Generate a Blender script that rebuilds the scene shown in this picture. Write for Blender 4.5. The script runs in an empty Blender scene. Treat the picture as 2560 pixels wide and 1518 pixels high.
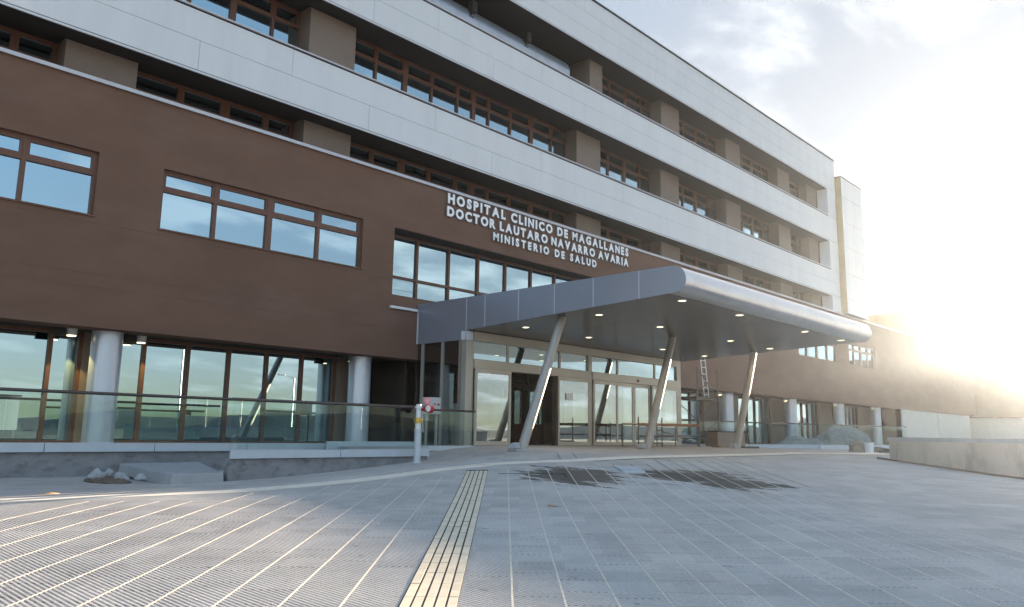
import bpy, bmesh, math, random
import numpy as np
from mathutils import Vector, Matrix
random.seed(7)
S = bpy.context.scene
COL = S.collection

# ------------------------------------------------------------------ camera
# eye at the origin, X along the facade, Y into the building, Z up
F_PX, IMG_W = 1955.28, 2560.0
yaw, pit, rol = [math.radians(a) for a in (46.637, 9.3905, 0.9433)]
fwd = Vector((math.sin(yaw)*math.cos(pit), math.cos(yaw)*math.cos(pit), math.sin(pit)))
rt = Vector((math.cos(yaw), -math.sin(yaw), 0)); up = rt.cross(fwd)
r2 = rt*math.cos(rol)+up*math.sin(rol); u2 = -rt*math.sin(rol)+up*math.cos(rol)
cd = bpy.data.cameras.new("camera"); cam = bpy.data.objects.new("camera", cd); COL.objects.link(cam)
cam.matrix_world = Matrix(((r2.x, u2.x, -fwd.x, 0), (r2.y, u2.y, -fwd.y, 0), (r2.z, u2.z, -fwd.z, 0), (0, 0, 0, 1)))
cd.sensor_width = 36; cd.lens = F_PX/IMG_W*36; cd.clip_start = .05; cd.clip_end = 12000
S.camera = cam

# ------------------------------------------------------------------ light
EL, AZ = math.radians(6.54), math.radians(4.2)          # sun low beyond the right end, a little behind the facade line
sun_dir = Vector((math.cos(EL)*math.cos(AZ), math.cos(EL)*math.sin(AZ), math.sin(EL)))
sd = bpy.data.lights.new("sun", 'SUN'); sd.energy = 4.3; sd.angle = math.radians(.12); sd.color = (1, .80, .58)
so = bpy.data.objects.new("sun", sd); COL.objects.link(so)
so.rotation_mode = 'QUATERNION'; so.rotation_quaternion = (-sun_dir).to_track_quat('-Z', 'Y')
SKY, EXPOSURE = .15, 3.3
W = bpy.data.worlds.new("World"); S.world = W; W.use_nodes = True
nt = W.node_tree; nt.nodes.clear()
def wn(t, **k):
    n = nt.nodes.new(t)
    for a, b in k.items(): setattr(n, a, b)
    return n
wl = nt.links.new
sky = wn('ShaderNodeTexSky', sky_type='NISHITA', sun_disc=False, sun_elevation=EL, sun_rotation=math.pi/2-AZ, air_density=1.0, dust_density=1.6, ozone_density=1.4, altitude=50)
tc = wn('ShaderNodeTexCoord'); sep = wn('ShaderNodeSeparateXYZ'); wl(tc.outputs['Generated'], sep.inputs[0])
zz = wn('ShaderNodeMath', operation='MAXIMUM'); wl(sep.outputs['Z'], zz.inputs[0]); zz.inputs[1].default_value = 0.0
za = wn('ShaderNodeMath', operation='ADD'); wl(zz.outputs[0], za.inputs[0]); za.inputs[1].default_value = .16
dv = wn('ShaderNodeVectorMath', operation='DIVIDE'); wl(tc.outputs['Generated'], dv.inputs[0])
cz = wn('ShaderNodeCombineXYZ'); [wl(za.outputs[0], cz.inputs[i]) for i in range(3)]; wl(cz.outputs[0], dv.inputs[1])
mp = wn('ShaderNodeMapping'); wl(dv.outputs[0], mp.inputs[0]); mp.inputs['Scale'].default_value = (.85, 1.25, .0); mp.inputs['Rotation'].default_value = (0, 0, .5); mp.inputs['Location'].default_value = (3.1, .9, 0)
nz = wn('ShaderNodeTexNoise'); wl(mp.outputs[0], nz.inputs['Vector']); nz.inputs['Scale'].default_value = 2.2; nz.inputs['Detail'].default_value = 8; nz.inputs['Roughness'].default_value = .56; nz.inputs['Distortion'].default_value = .25
cr = wn('ShaderNodeMapRange'); wl(nz.outputs['Fac'], cr.inputs['Value']); cr.inputs['From Min'].default_value = .47; cr.inputs['From Max'].default_value = .68; cr.interpolation_type = 'SMOOTHSTEP'
# clouds sit over the sun's half of the sky
dt = wn('ShaderNodeVectorMath', operation='DOT_PRODUCT'); wl(tc.outputs['Generated'], dt.inputs[0]); dt.inputs[1].default_value = sun_dir
cf = wn('ShaderNodeMapRange'); wl(dt.outputs['Value'], cf.inputs['Value']); cf.inputs['From Min'].default_value = -.1; cf.inputs['From Max'].default_value = .75; cf.inputs['To Min'].default_value = .04; cf.inputs['To Max'].default_value = .85
cm = wn('ShaderNodeMath', operation='MULTIPLY'); wl(cr.outputs[0], cm.inputs[0]); wl(cf.outputs[0], cm.inputs[1])
hs = wn('ShaderNodeHueSaturation'); hs.inputs['Saturation'].default_value = 1.18
# sky brightness compressed: evens out the dome so the glow round the sun is not many stops over the rest
vm = wn('ShaderNodeVectorMath', operation='MULTIPLY_ADD'); wl(sky.outputs[0], vm.inputs[0]); vm.inputs[1].default_value = (1.0,)*3; vm.inputs[2].default_value = (1, 1, 1)
vd = wn('ShaderNodeVectorMath', operation='DIVIDE'); wl(sky.outputs[0], vd.inputs[0]); wl(vm.outputs[0], vd.inputs[1]); wl(vd.outputs[0], hs.inputs['Color'])
mx = wn('ShaderNodeMix', data_type='RGBA'); wl(cm.outputs[0], mx.inputs[0]); wl(hs.outputs[0], mx.inputs[6]); mx.inputs[7].default_value = (.98, 1.0, 1.0, 1)
# sky brightness scaled by direction: dimmed on the sun's side, raised opposite
fd = wn('ShaderNodeMapRange'); wl(dt.outputs['Value'], fd.inputs['Value']); fd.inputs['From Min'].default_value = -.3; fd.inputs['From Max'].default_value = .55; fd.inputs['To Min'].default_value = 1.18; fd.inputs['To Max'].default_value = .64
fm = wn('ShaderNodeMix', data_type='RGBA', blend_type='MULTIPLY'); fm.inputs[0].default_value = 1; wl(hs.outputs[0], fm.inputs[6]); cool = wn('ShaderNodeVectorMath', operation='SCALE'); cool.inputs[0].default_value = (.925, .99, 1.11); wl(fd.outputs[0], cool.inputs['Scale']); wl(cool.outputs[0], fm.inputs[7]); wl(fm.outputs[2], mx.inputs[6])
bg = wn('ShaderNodeBackground'); bg.inputs['Strength'].default_value = SKY; wl(mx.outputs[2], bg.inputs['Color'])
ow = wn('ShaderNodeOutputWorld'); wl(bg.outputs[0], ow.inputs['Surface'])
S.view_settings.view_transform = 'Standard'; S.view_settings.look = 'None'; S.view_settings.exposure = EXPOSURE; S.view_settings.gamma = 1
S.cycles.max_bounces = 8; S.cycles.glossy_bounces = 5; S.cycles.transparent_max_bounces = 16; S.cycles.diffuse_bounces = 4
S.cycles.use_denoising = True; S.cycles.caustics_reflective = False; S.cycles.caustics_refractive = False

# ------------------------------------------------------------------ materials
def new_mat(name):
    m = bpy.data.materials.new(name); m.use_nodes = True; t = m.node_tree; t.nodes.clear()
    o = t.nodes.new('ShaderNodeOutputMaterial'); return m, t, o
def N(t, typ, ins=None, **k):
    n = t.nodes.new(typ)
    for a, b in k.items(): setattr(n, a, b)
    for a, b in (ins or {}).items():
        if hasattr(b, 'is_output'): t.links.new(b, n.inputs[a])
        else: n.inputs[a].default_value = b
    return n
def mixc(t, fac, a, b, mode='MIX'):
    n = t.nodes.new('ShaderNodeMix'); n.data_type = 'RGBA'; n.blend_type = mode
    for i, v in ((0, fac), (6, a), (7, b)):
        if hasattr(v, 'is_output'): t.links.new(v, n.inputs[i])
        else: n.inputs[i].default_value = v
    return n.outputs[2]
def c4(c): return (c[0], c[1], c[2], 1)
def surf(name, col, rough=.6, metal=0., var=.12, vscale=3., bump=0., bscale=60., spec=.5, dirt=None, stretch=(1, 1, 1), coat=0.):
    m, t, o = new_mat(name)
    co = N(t, 'ShaderNodeTexCoord').outputs['Object']
    mpn = N(t, 'ShaderNodeMapping', {0: co, 'Scale': stretch}).outputs[0]
    n1 = N(t, 'ShaderNodeTexNoise', {'Vector': mpn, 'Scale': vscale, 'Detail': 6, 'Roughness': .62}).outputs['Fac']
    r = N(t, 'ShaderNodeMapRange', {'Value': n1, 'From Min': .3, 'From Max': .7, 'To Min': 1-var, 'To Max': 1+var}).outputs[0]
    cc = N(t, 'ShaderNodeCombineXYZ', {0: r, 1: r, 2: r}).outputs[0]
    base = mixc(t, 1., c4(col), cc, 'MULTIPLY')
    if dirt:
        n2 = N(t, 'ShaderNodeTexNoise', {'Vector': mpn, 'Scale': dirt[1], 'Detail': 9, 'Roughness': .7}).outputs['Fac']
        f = N(t, 'ShaderNodeMapRange', {'Value': n2, 'From Min': dirt[2], 'From Max': dirt[3]}).outputs[0]
        base = mixc(t, f, base, c4(dirt[0]))
    p = N(t, 'ShaderNodeBsdfPrincipled', {'Base Color': base, 'Roughness': rough, 'Metallic': metal, 'Specular IOR Level': spec, 'Coat Weight': coat})
    if bump:
        n3 = N(t, 'ShaderNodeTexNoise', {'Vector': co, 'Scale': bscale, 'Detail': 4, 'Roughness': .7}).outputs['Fac']
        b = N(t, 'ShaderNodeBump', {'Height': n3, 'Strength': bump, 'Distance': .02})
        t.links.new(b.outputs[0], p.inputs['Normal'])
    t.links.new(p.outputs[0], o.inputs[0]); return m
def glass_mat(name, tint, clear, refl, base=(.012, .013, .015), wob=0.0):
    """reflective glazing: `clear` of the light goes through, `refl` is mirrored (coated glass), the rest is dark"""
    m, t, o = new_mat(name)
    gl = N(t, 'ShaderNodeBsdfGlossy', {'Color': c4(tint), 'Roughness': .0})
    if wob:
        co = N(t, 'ShaderNodeTexCoord').outputs['Object']
        n = N(t, 'ShaderNodeTexNoise', {'Vector': co, 'Scale': 1.1, 'Detail': 1}).outputs['Fac']
        b = N(t, 'ShaderNodeBump', {'Height': n, 'Strength': wob, 'Distance': .02}); t.links.new(b.outputs[0], gl.inputs['Normal'])
    dk = N(t, 'ShaderNodeBsdfDiffuse', {'Color': c4(base)})
    tr = N(t, 'ShaderNodeBsdfTransparent', {'Color': (.92, .97, .96, 1)})
    a = N(t, 'ShaderNodeMixShader', {0: clear, 1: dk.outputs[0], 2: tr.outputs[0]})
    fr = N(t, 'ShaderNodeFresnel', {'IOR': 1.5}).outputs[0]
    bf = N(t, 'ShaderNodeNewGeometry').outputs['Backfacing']; ff = N(t, 'ShaderNodeMath', {0: 1., 1: bf}, operation='SUBTRACT').outputs[0]
    fq = N(t, 'ShaderNodeMath', {0: fr, 1: ff}, operation='MULTIPLY').outputs[0]
    fa = N(t, 'ShaderNodeMath', {0: fq, 1: 1-refl}, operation='MULTIPLY').outputs[0]
    fb = N(t, 'ShaderNodeMath', {0: fa, 1: refl}, operation='ADD').outputs[0]
    b2 = N(t, 'ShaderNodeMixShader', {0: fb, 1: a.outputs[0], 2: gl.outputs[0]})
    t.links.new(b2.outputs[0], o.inputs[0]); return m
def emit(name, col, s):
    m, t, o = new_mat(name); e = N(t, 'ShaderNodeEmission', {'Color': c4(col), 'Strength': s}); t.links.new(e.outputs[0], o.inputs[0]); return m

M = {}
M['stucco'] = surf('brown stucco', (.175, .096, .066), .9, var=.11, vscale=.9, bump=.3, bscale=120, dirt=((.205, .128, .098), .55, .50, .8), stretch=(.5, 1, 1.3))
M['line'] = surf('lighter render line', (.20, .118, .09), .9)
M['pier'] = surf('taupe stucco', (.24, .188, .153), .9, var=.08, vscale=1.2, bump=.25, bscale=120)
M['panel'] = surf('pale composite cladding', (.72, .735, .75), .42, var=.035, vscale=.6, dirt=((.65, .665, .68), .9, .48, .8), stretch=(1.6, 1, .25))
M['panelback'] = surf('dark joint backing', (.16, .18, .2), .8, var=.05)
M['lip'] = surf('white drip flashing', (.72, .73, .75), .4, var=.04)
M['cap'] = surf('white parapet flashing', (.56, .56, .60), .35, var=.06, vscale=6)
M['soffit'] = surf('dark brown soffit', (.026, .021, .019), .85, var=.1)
M['frame'] = surf('reddish brown window frame', (.15, .067, .042), .5, var=.12, vscale=8)
M['dark'] = surf('dark brown metal', (.045, .032, .028), .6, var=.1)
M['glass'] = glass_mat('tinted reflective glass', (.60, .83, .97), .0, .66, wob=.012)
M['glass_deep'] = glass_mat('dark reflective glass', (.66, .87, .95), .0, .66, wob=.010)
M['glass_door'] = glass_mat('clear entrance glass', (.80, .93, .98), .72, .40, wob=.008)
M['glass_side'] = glass_mat('clear side glass', (.9, .95, 1.), .8, .07)
M['glass_rail'] = glass_mat('greenish railing glass', (.75, .93, .93), .96, .015)
M['alu'] = surf('blue grey aluminium cladding', (.35, .38, .455), .36, metal=.55, var=.04, vscale=1.3)
M['alu_roll'] = surf('brushed aluminium nosing', (.55, .58, .63), .32, metal=.75, var=.05, vscale=2)
M['underside'] = surf('grey brown canopy ceiling', (.125, .108, .11), .27, metal=.3, var=.16, vscale=.8, dirt=((.19, .175, .18), .6, .5, .75))
M['seam'] = surf('light panel seam', (.62, .65, .70), .4, var=.03)
M['vest'] = surf('champagne aluminium', (.42, .40, .355), .38, metal=.35, var=.06, vscale=3)
M['leanpost'] = surf('grey painted steel', (.36, .335, .30), .42, metal=.2, var=.07, vscale=4)
M['roundcol'] = surf('pale blue grey column paint', (.56, .60, .67), .28, metal=.35, var=.04)
M['kick'] = surf('pale blue grey steel kickboard', (.50, .56, .62), .4, metal=.2, var=.05, vscale=3)
M['handrail'] = surf('dark bronze handrail', (.11, .09, .085), .3, metal=.6, var=.08)
M['concrete'] = surf('stained concrete', (.25, .255, .27), .9, var=.2, vscale=2.2, bump=.5, bscale=40, dirt=((.12, .115, .12), 3.2, .5, .72), stretch=(1, 1, 1.6))
M['concrete_pale'] = surf('pale concrete', (.36, .37, .385), .9, var=.12, vscale=3, bump=.4, bscale=50, dirt=((.2, .2, .21), 5, .62, .8))
M['planter'] = surf('warm grey planter wall', (.46, .43, .38), .9, var=.12, vscale=.9, bump=.3, bscale=40, dirt=((.27, .25, .21), 1.5, .5, .75), stretch=(1, 1, .5))
M['letter'] = surf('white letter paint', (.95, .95, .95), .4, var=.02)
M['letter_side'] = surf('grey letter return', (.25, .25, .26), .5, var=.05)
M['floor'] = surf('pale floor slab', (.34, .35, .37), .7, var=.1, vscale=2)
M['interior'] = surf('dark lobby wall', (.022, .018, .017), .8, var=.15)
M['desk'] = surf('red brown wooden desk', (.16, .045, .03), .5, var=.15)
M['scaf'] = surf('weathered scaffold tube', (.13, .12, .11), .5, metal=.5, var=.2, vscale=9)
M['steel'] = surf('galvanised steel', (.42, .42, .41), .45, metal=.6, var=.12, vscale=9)
M['rust'] = surf('rusty orange tube', (.30, .13, .08), .7, var=.25, vscale=12)
M['black'] = surf('black plastic', (.02, .02, .02), .5, var=.1)
M['white'] = surf('white plastic', (.75, .75, .74), .45, var=.04)
M['paper'] = surf('white paper', (.78, .80, .86), .8, var=.02)
M['brass'] = surf('yellow brass', (.50, .33, .07), .35, metal=.7, var=.1)
M['red'] = surf('red valve paint', (.42, .03, .035), .4, var=.1)
M['pink'] = surf('faded red tag', (.72, .20, .24), .6, var=.05)
M['pipe'] = surf('pale grey pipe', (.52, .56, .60), .45, metal=.2, var=.07, vscale=6, dirt=((.32, .31, .30), 9, .6, .75))
M['duct'] = surf('galvanised duct', (.42, .46, .53), .3, metal=.6, var=.12, vscale=2)
M['soil'] = surf('brown soil', (.16, .125, .095), .95, var=.3, vscale=8, bump=1., bscale=20)
M['greydirt'] = surf('grey gravel heap', (.27, .28, .29), .95, var=.3, vscale=5, bump=1., bscale=15)
M['wood'] = surf('orange splintered wood', (.55, .30, .14), .8, var=.25, vscale=10)
M['leaf'] = surf('orange dead leaf', (.42, .20, .09), .8, var=.3, vscale=30)
M['sack'] = surf('brown sacking', (.26, .21, .16), .95, var=.25, vscale=10, bump=.6, bscale=25)
M['white_clad'] = surf('cream corrugated cladding', (.70, .69, .63), .6, var=.05)
M['gold'] = surf('ochre render', (.42, .30, .16), .9, var=.1, vscale=1)
M['groove'] = surf('dark open joint', (.02, .02, .022), .9, var=.1)
M['cream'] = surf('cream paving stone', (.66, .58, .455), .85, var=.12, vscale=6, bump=.2, bscale=90, dirt=((.40, .36, .31), 7, .56, .8))
M['band'] = surf('cream kerb band', (.74, .67, .585), .85, var=.10, vscale=3, bump=.2, bscale=80, dirt=((.36, .34, .32), 2.5, .6, .8))
M['joint'] = surf('cream mortar joint', (.62, .565, .49), .9, var=.2, vscale=14, bump=.5, bscale=90, dirt=((.3, .29, .28), 11, .58, .75))
M['lampglow'] = emit('lit lamp face', (1, .86, .52), .45)
M['asphalt'] = surf('dark ground', (.026, .025, .023), .95, var=.3, vscale=.05, dirt=((.04, .034, .025), .02, .45, .7))
M['hill'] = surf('distant hill', (.03, .035, .038), 1., var=.2, vscale=.002)
M['road'] = surf('asphalt road', (.05, .05, .052), .85, var=.15, vscale=.4)

def paving_mat(name, plain):
    m, t, o = new_mat(name)
    co = N(t, 'ShaderNodeTexCoord').outputs['Object']
    n1 = N(t, 'ShaderNodeTexNoise', {'Vector': co, 'Scale': .7, 'Detail': 8, 'Roughness': .65}).outputs['Fac']
    n2 = N(t, 'ShaderNodeTexNoise', {'Vector': co, 'Scale': 55., 'Detail': 5, 'Roughness': .75}).outputs['Fac']
    base = mixc(t, N(t, 'ShaderNodeMapRange', {'Value': n1, 'From Min': .35, 'From Max': .65}).outputs[0], (.40, .378, .37, 1) if not plain else (.43, .397, .38, 1), (.51, .48, .462, 1))
    g = N(t, 'ShaderNodeMapRange', {'Value': n2, 'From Min': .3, 'From Max': .7, 'To Min': .66 if plain else .8, 'To Max': 1.25 if plain else 1.14}).outputs[0]
    base = mixc(t, 1., base, N(t, 'ShaderNodeCombineXYZ', {0: g, 1: g, 2: g}).outputs[0], 'MULTIPLY')
    # every slab has its own tone
    pq = N(t, 'ShaderNodeMapping', {0: co, 'Rotation': (0, 0, math.radians(-43.3)), 'Scale': (2.44, 2.5, 0)}).outputs[0]
    fl = N(t, 'ShaderNodeVectorMath', {0: pq}, operation='FLOOR').outputs[0]
    wv = N(t, 'ShaderNodeTexWhiteNoise', {'Vector': fl}).outputs['Value']
    sl = N(t, 'ShaderNodeMapRange', {'Value': wv, 'To Min': .90, 'To Max': 1.07}).outputs[0]
    base = mixc(t, 1., base, N(t, 'ShaderNodeCombineXYZ', {0: sl, 1: sl, 2: sl}).outputs[0], 'MULTIPLY')
    # dusty scuffs
    n9 = N(t, 'ShaderNodeTexNoise', {'Vector': co, 'Scale': 2.3, 'Detail': 10, 'Roughness': .78, 'Distortion': .6}).outputs['Fac']
    du = N(t, 'ShaderNodeMapRange', {'Value': n9, 'From Min': .56, 'From Max': .72, 'To Max': .45}).outputs[0]
    base = mixc(t, du, base, (.60, .56, .52, 1))
    # scattered specks of soil
    rp = N(t, 'ShaderNodeMapping', {0: co, 'Rotation': (0, 0, math.radians(-44)), 'Scale': (1., .42, 1.)}).outputs[0]
    n4 = N(t, 'ShaderNodeTexNoise', {'Vector': rp, 'Scale': 9., 'Detail': 4, 'Roughness': .6}).outputs['Fac']
    sp = N(t, 'ShaderNodeMapRange', {'Value': n4, 'From Min': .66, 'From Max': .74, 'To Max': .6}).outputs[0]
    base = mixc(t, sp, base, (.11, .10, .10, 1))
    # two spilled-soil stains, ragged along the paving
    def blob(cx, cy, rx, ry, rot):
        q = N(t, 'ShaderNodeMapping', {0: co, 'Location': (-cx, -cy, 0)}).outputs[0]
        q = N(t, 'ShaderNodeMapping', {0: q, 'Rotation': (0, 0, -rot)}).outputs[0]
        q = N(t, 'ShaderNodeMapping', {0: q, 'Scale': (1/rx, 1/ry, 0)}).outputs[0]
        l = N(t, 'ShaderNodeVectorMath', {0: q}, operation='LENGTH').outputs['Value']
        return N(t, 'ShaderNodeMapRange', {'Value': l, 'From Min': .25, 'From Max': 1.15, 'To Min': 1, 'To Max': 0}).outputs[0]
    rr = math.radians(45)
    b1 = blob(11.9, 9.6, 2.3, 1.35, rr); b2 = blob(13.7, 8.1, 1.9, 1.7, rr)
    b3 = blob(13.35, 6.9, 1.3, 1.3, rr)
    bb = N(t, 'ShaderNodeMath', {0: b1, 1: b2}, operation='MAXIMUM').outputs[0]
    bb = N(t, 'ShaderNodeMath', {0: bb, 1: b3}, operation='MAXIMUM').outputs[0]
    sq = N(t, 'ShaderNodeMapping', {0: co, 'Rotation': (0, 0, math.radians(-45)), 'Scale': (1.35, .38, 1)}).outputs[0]
    n5 = N(t, 'ShaderNodeTexNoise', {'Vector': sq, 'Scale': 2.6, 'Detail': 9, 'Roughness': .72}).outputs['Fac']
    n6 = N(t, 'ShaderNodeMath', {0: n5, 1: 2.9}, operation='MULTIPLY').outputs[0]
    sm = N(t, 'ShaderNodeMath', {0: bb, 1: n6}, operation='ADD').outputs[0]
    sf = N(t, 'ShaderNodeMapRange', {'Value': sm, 'From Min': 1.93, 'From Max': 2.1, 'To Max': .95}).outputs[0]
    n8 = N(t, 'ShaderNodeTexNoise', {'Vector': sq, 'Scale': 14., 'Detail': 6, 'Roughness': .8}).outputs['Fac']
    sc_ = N(t, 'ShaderNodeMapRange', {'Value': n8, 'From Min': .35, 'From Max': .68}).outputs[0]
    base = mixc(t, sf, base, mixc(t, sc_, (.05, .040, .034, 1), (.15, .125, .105, 1)))
    if plain:   # cross joints of the slabs
        pu = N(t, 'ShaderNodeMapping', {0: co, 'Rotation': (0, 0, math.radians(-43.3))}).outputs[0]
        su = N(t, 'ShaderNodeSeparateXYZ', {0: pu})
        w = N(t, 'ShaderNodeMath', {0: su.outputs['X'], 1: .41}, operation='DIVIDE').outputs[0]
        w = N(t, 'ShaderNodeMath', {0: w}, operation='FRACT').outputs[0]
        w = N(t, 'ShaderNodeMath', {0: w, 1: .022}, operation='LESS_THAN').outputs[0]
        base = mixc(t, N(t, 'ShaderNodeMath', {0: w, 1: .7}, operation='MULTIPLY').outputs[0], base, (.1, .1, .105, 1))
    p = N(t, 'ShaderNodeBsdfPrincipled', {'Base Color': base, 'Roughness': .82, 'Specular IOR Level': .35})
    b = N(t, 'ShaderNodeBump', {'Height': n2, 'Strength': .35, 'Distance': .008}); t.links.new(b.outputs[0], p.inputs['Normal'])
    t.links.new(p.outputs[0], o.inputs[0]); return m
M['paving'] = paving_mat('ribbed grey paving', False)
M['paving_plain'] = paving_mat('plain granular paving', True)

# ------------------------------------------------------------------ helpers
def tag(o, label=None, cat=None, group=None, kind=None):
    if label: o['label'] = label
    if cat: o['category'] = cat
    if group: o['group'] = group
    if kind: o['kind'] = kind
    return o
def empty(name, loc, label, cat, group=None):
    o = bpy.data.objects.new(name, None); COL.objects.link(o); o.location = loc; o.empty_display_size = .2
    return tag(o, label, cat, group)
class MB:
    def __init__(s): s.v = []; s.f = []; s.m = []
    def face(s, pts, mi=0):
        i = len(s.v); s.v += [tuple(p) for p in pts]; s.f.append(tuple(range(i, i+len(pts)))); s.m.append(mi)
    def box(s, x0, x1, y0, y1, z0, z1, mi=0):
        s.hexa([(x0, y0, z0), (x1, y0, z0), (x1, y1, z0), (x0, y1, z0), (x0, y0, z1), (x1, y0, z1), (x1, y1, z1), (x0, y1, z1)], mi)
    def hexa(s, p, mi=0):
        i = len(s.v); s.v += [tuple(q) for q in p]
        for f in ((3, 2, 1, 0), (4, 5, 6, 7), (0, 1, 5, 4), (1, 2, 6, 5), (2, 3, 7, 6), (3, 0, 4, 7)):
            s.f.append(tuple(i+k for k in f)); s.m.append(mi)
    def beam(s, a, b, w, h, mi=0, upv=(0, 0, 1)):
        a, b = Vector(a), Vector(b); d = (b-a).normalized(); sd_ = d.cross(Vector(upv))
        if sd_.length < 1e-4: sd_ = d.cross(Vector((0, 1, 0)))
        sd_.normalize(); uu = sd_.cross(d)
        p = []
        for q in (a, b):
            p += [q-sd_*w/2-uu*h/2, q+sd_*w/2-uu*h/2, q+sd_*w/2+uu*h/2, q-sd_*w/2+uu*h/2]
        i = len(s.v); s.v += [tuple(q) for q in p]
        for f in ((0, 1, 2, 3), (7, 6, 5, 4), (0, 4, 5, 1), (1, 5, 6, 2), (2, 6, 7, 3), (3, 7, 4, 0)):
            s.f.append(tuple(i+k for k in f)); s.m.append(mi)
    def tube(s, a, b, r0, r1=None, n=16, mi=0, caps=True):
        r1 = r0 if r1 is None else r1; a, b = Vector(a), Vector(b); d = (b-a).normalized()
        e1 = d.cross(Vector((0, 0, 1)) if abs(d.z) < .9 else Vector((1, 0, 0))).normalized(); e2 = d.cross(e1)
        i = len(s.v)
        for q, r in ((a, r0), (b, r1)):
            for k in range(n):
                t = 2*math.pi*k/n; s.v.append(tuple(q+e1*math.cos(t)*r+e2*math.sin(t)*r))
        for k in range(n):
            k2 = (k+1) % n; s.f.append((i+k2, i+k, i+n+k, i+n+k2)); s.m.append(mi)
        if caps:
            s.f.append(tuple(i+k for k in range(n))); s.m.append(mi); s.f.append(tuple(i+n+k for k in reversed(range(n)))); s.m.append(mi)
    def prism_x(s, prof, x0, x1, mi=0, mis=None, mcap=None):
        """profile of (y,z) swept along X"""
        n = len(prof); i = len(s.v)
        for x in (x0, x1): s.v += [(x, p[0], p[1]) for p in prof]
        for k in range(n):
            k2 = (k+1) % n; s.f.append((i+k, i+k2, i+n+k2, i+n+k)); s.m.append(mis[k] if mis else mi)
        mc = mi if mcap is None else mcap
        s.f.append(tuple(i+k for k in reversed(range(n)))); s.m.append(mc); s.f.append(tuple(i+n+k for k in range(n))); s.m.append(mc)
    def build(s, name, mat, parent=None, smooth=False, bevel=0, fix=True):
        me = bpy.data.meshes.new(name); me.from_pydata(s.v, [], s.f)
        for mm in (mat if isinstance(mat, (list, tuple)) else [mat]):
            if mm: me.materials.append(mm)
        me.polygons.foreach_set('material_index', s.m)
        if fix:
            bm = bmesh.new(); bm.from_mesh(me); bmesh.ops.recalc_face_normals(bm, faces=bm.faces); bm.to_mesh(me); bm.free()
        o = bpy.data.objects.new(name, me); COL.objects.link(o)
        if smooth:
            me.polygons.foreach_set('use_smooth', [True]*len(me.polygons))
            try: me.set_sharp_from_angle(angle=math.radians(38))
            except Exception: pass
        if bevel:
            b = o.modifiers.new('bevel', 'BEVEL'); b.width = bevel; b.segments = 2; b.limit_method = 'ANGLE'
        if parent is not None:
            o.parent = parent; o.matrix_parent_inverse = Matrix.Translation(-Vector(parent.location)) if not parent.parent else Matrix.Identity(4)
            if parent.type == 'MESH' and not parent.parent: o.matrix_parent_inverse = Matrix.Identity(4)
        return o
def copy_tree(o, parent=None, d=None):
    c = o.copy(); COL.objects.link(c)
    if parent is not None: c.parent = parent
    for ch in list(o.children): copy_tree(ch, c)
    return c

# ------------------------------------------------------------------ terrain height
PL = lambda x, y: 1.39-.0235*(x+y)
CT = [(x, y, PL(x, y)) for x, y in [(0, 0), (2, 5), (4, 4), (7, 1.7), (9, 5), (3, 8), (6, 7), (5, 10.5), (8, 9), (12, 4), (2, 10.5), (-3, 6), (0, -8), (8, -6), (12, -2)]]
CT += [(15.5, 14.2, .43), (21, 14.3, .43), (27.3, 14.4, .43), (16.6, 17.6, .42), (23, 17.6, .42), (30, 17.6, .43), (24, 10.5, .46), (30, 10, .5), (18, 11, .52), (36, 18, .5), (44, 17.8, .6), (60, 18, .65), (36, 11, .72), (31, 8, .85), (24, 4, .95), (20, 0, 1.05), (30, -5, 1.1), (45, 8, .8), (60, 0, .9), (80, 10, .8), (80, -20, 1.1), (40, -25, 1.2),
       (0, 19, 1.1), (5, 19.3, 1.06), (8, 19, 1.1), (5, 14, 1.06), (8.3, 16.2, 1.1), (11, 16.2, .93), (14.4, 16, .66), (10.2, 12, .85), (12.5, 12.6, .7), (-10, 15, 1.15), (-10, 5, 1.3), (-10, -10, 1.6), (0, -25, 1.6), (-25, -25, 1.6)]
CT = np.array(CT); CP = CT[:, :2]; nC = len(CT)
A_ = np.zeros((nC+3, nC+3)); A_[:nC, :nC] = np.hypot(CP[:, None, 0]-CP[None, :, 0], CP[:, None, 1]-CP[None, :, 1]); A_[:nC, nC] = 1; A_[:nC, nC+1:] = CP; A_[nC, :nC] = 1; A_[nC+1:, :nC] = CP.T
WT = np.linalg.solve(A_, np.r_[-CT[:, 2], 0, 0, 0])
def gz(x, y):
    x = np.asarray(x, float); y = np.asarray(y, float)
    return np.hypot(x[..., None]-CP[:, 0], y[..., None]-CP[:, 1])@WT[:nC]+WT[nC]+WT[nC+1]*x+WT[nC+2]*y
def gzf(x, y): return float(gz(x, y))
def sheet(xs, ys, dz, mb, mi=0, zf=None):
    X, Y = np.meshgrid(xs, ys); Z = (zf or gz)(X, Y)+dz; i = len(mb.v); nx = len(xs)
    mb.v += list(zip(X.ravel().tolist(), Y.ravel().tolist(), Z.ravel().tolist()))
    for b in range(len(ys)-1):
        for a in range(nx-1):
            q = i+b*nx+a; mb.f.append((q, q+1, q+1+nx, q+nx)); mb.m.append(mi)
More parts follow.
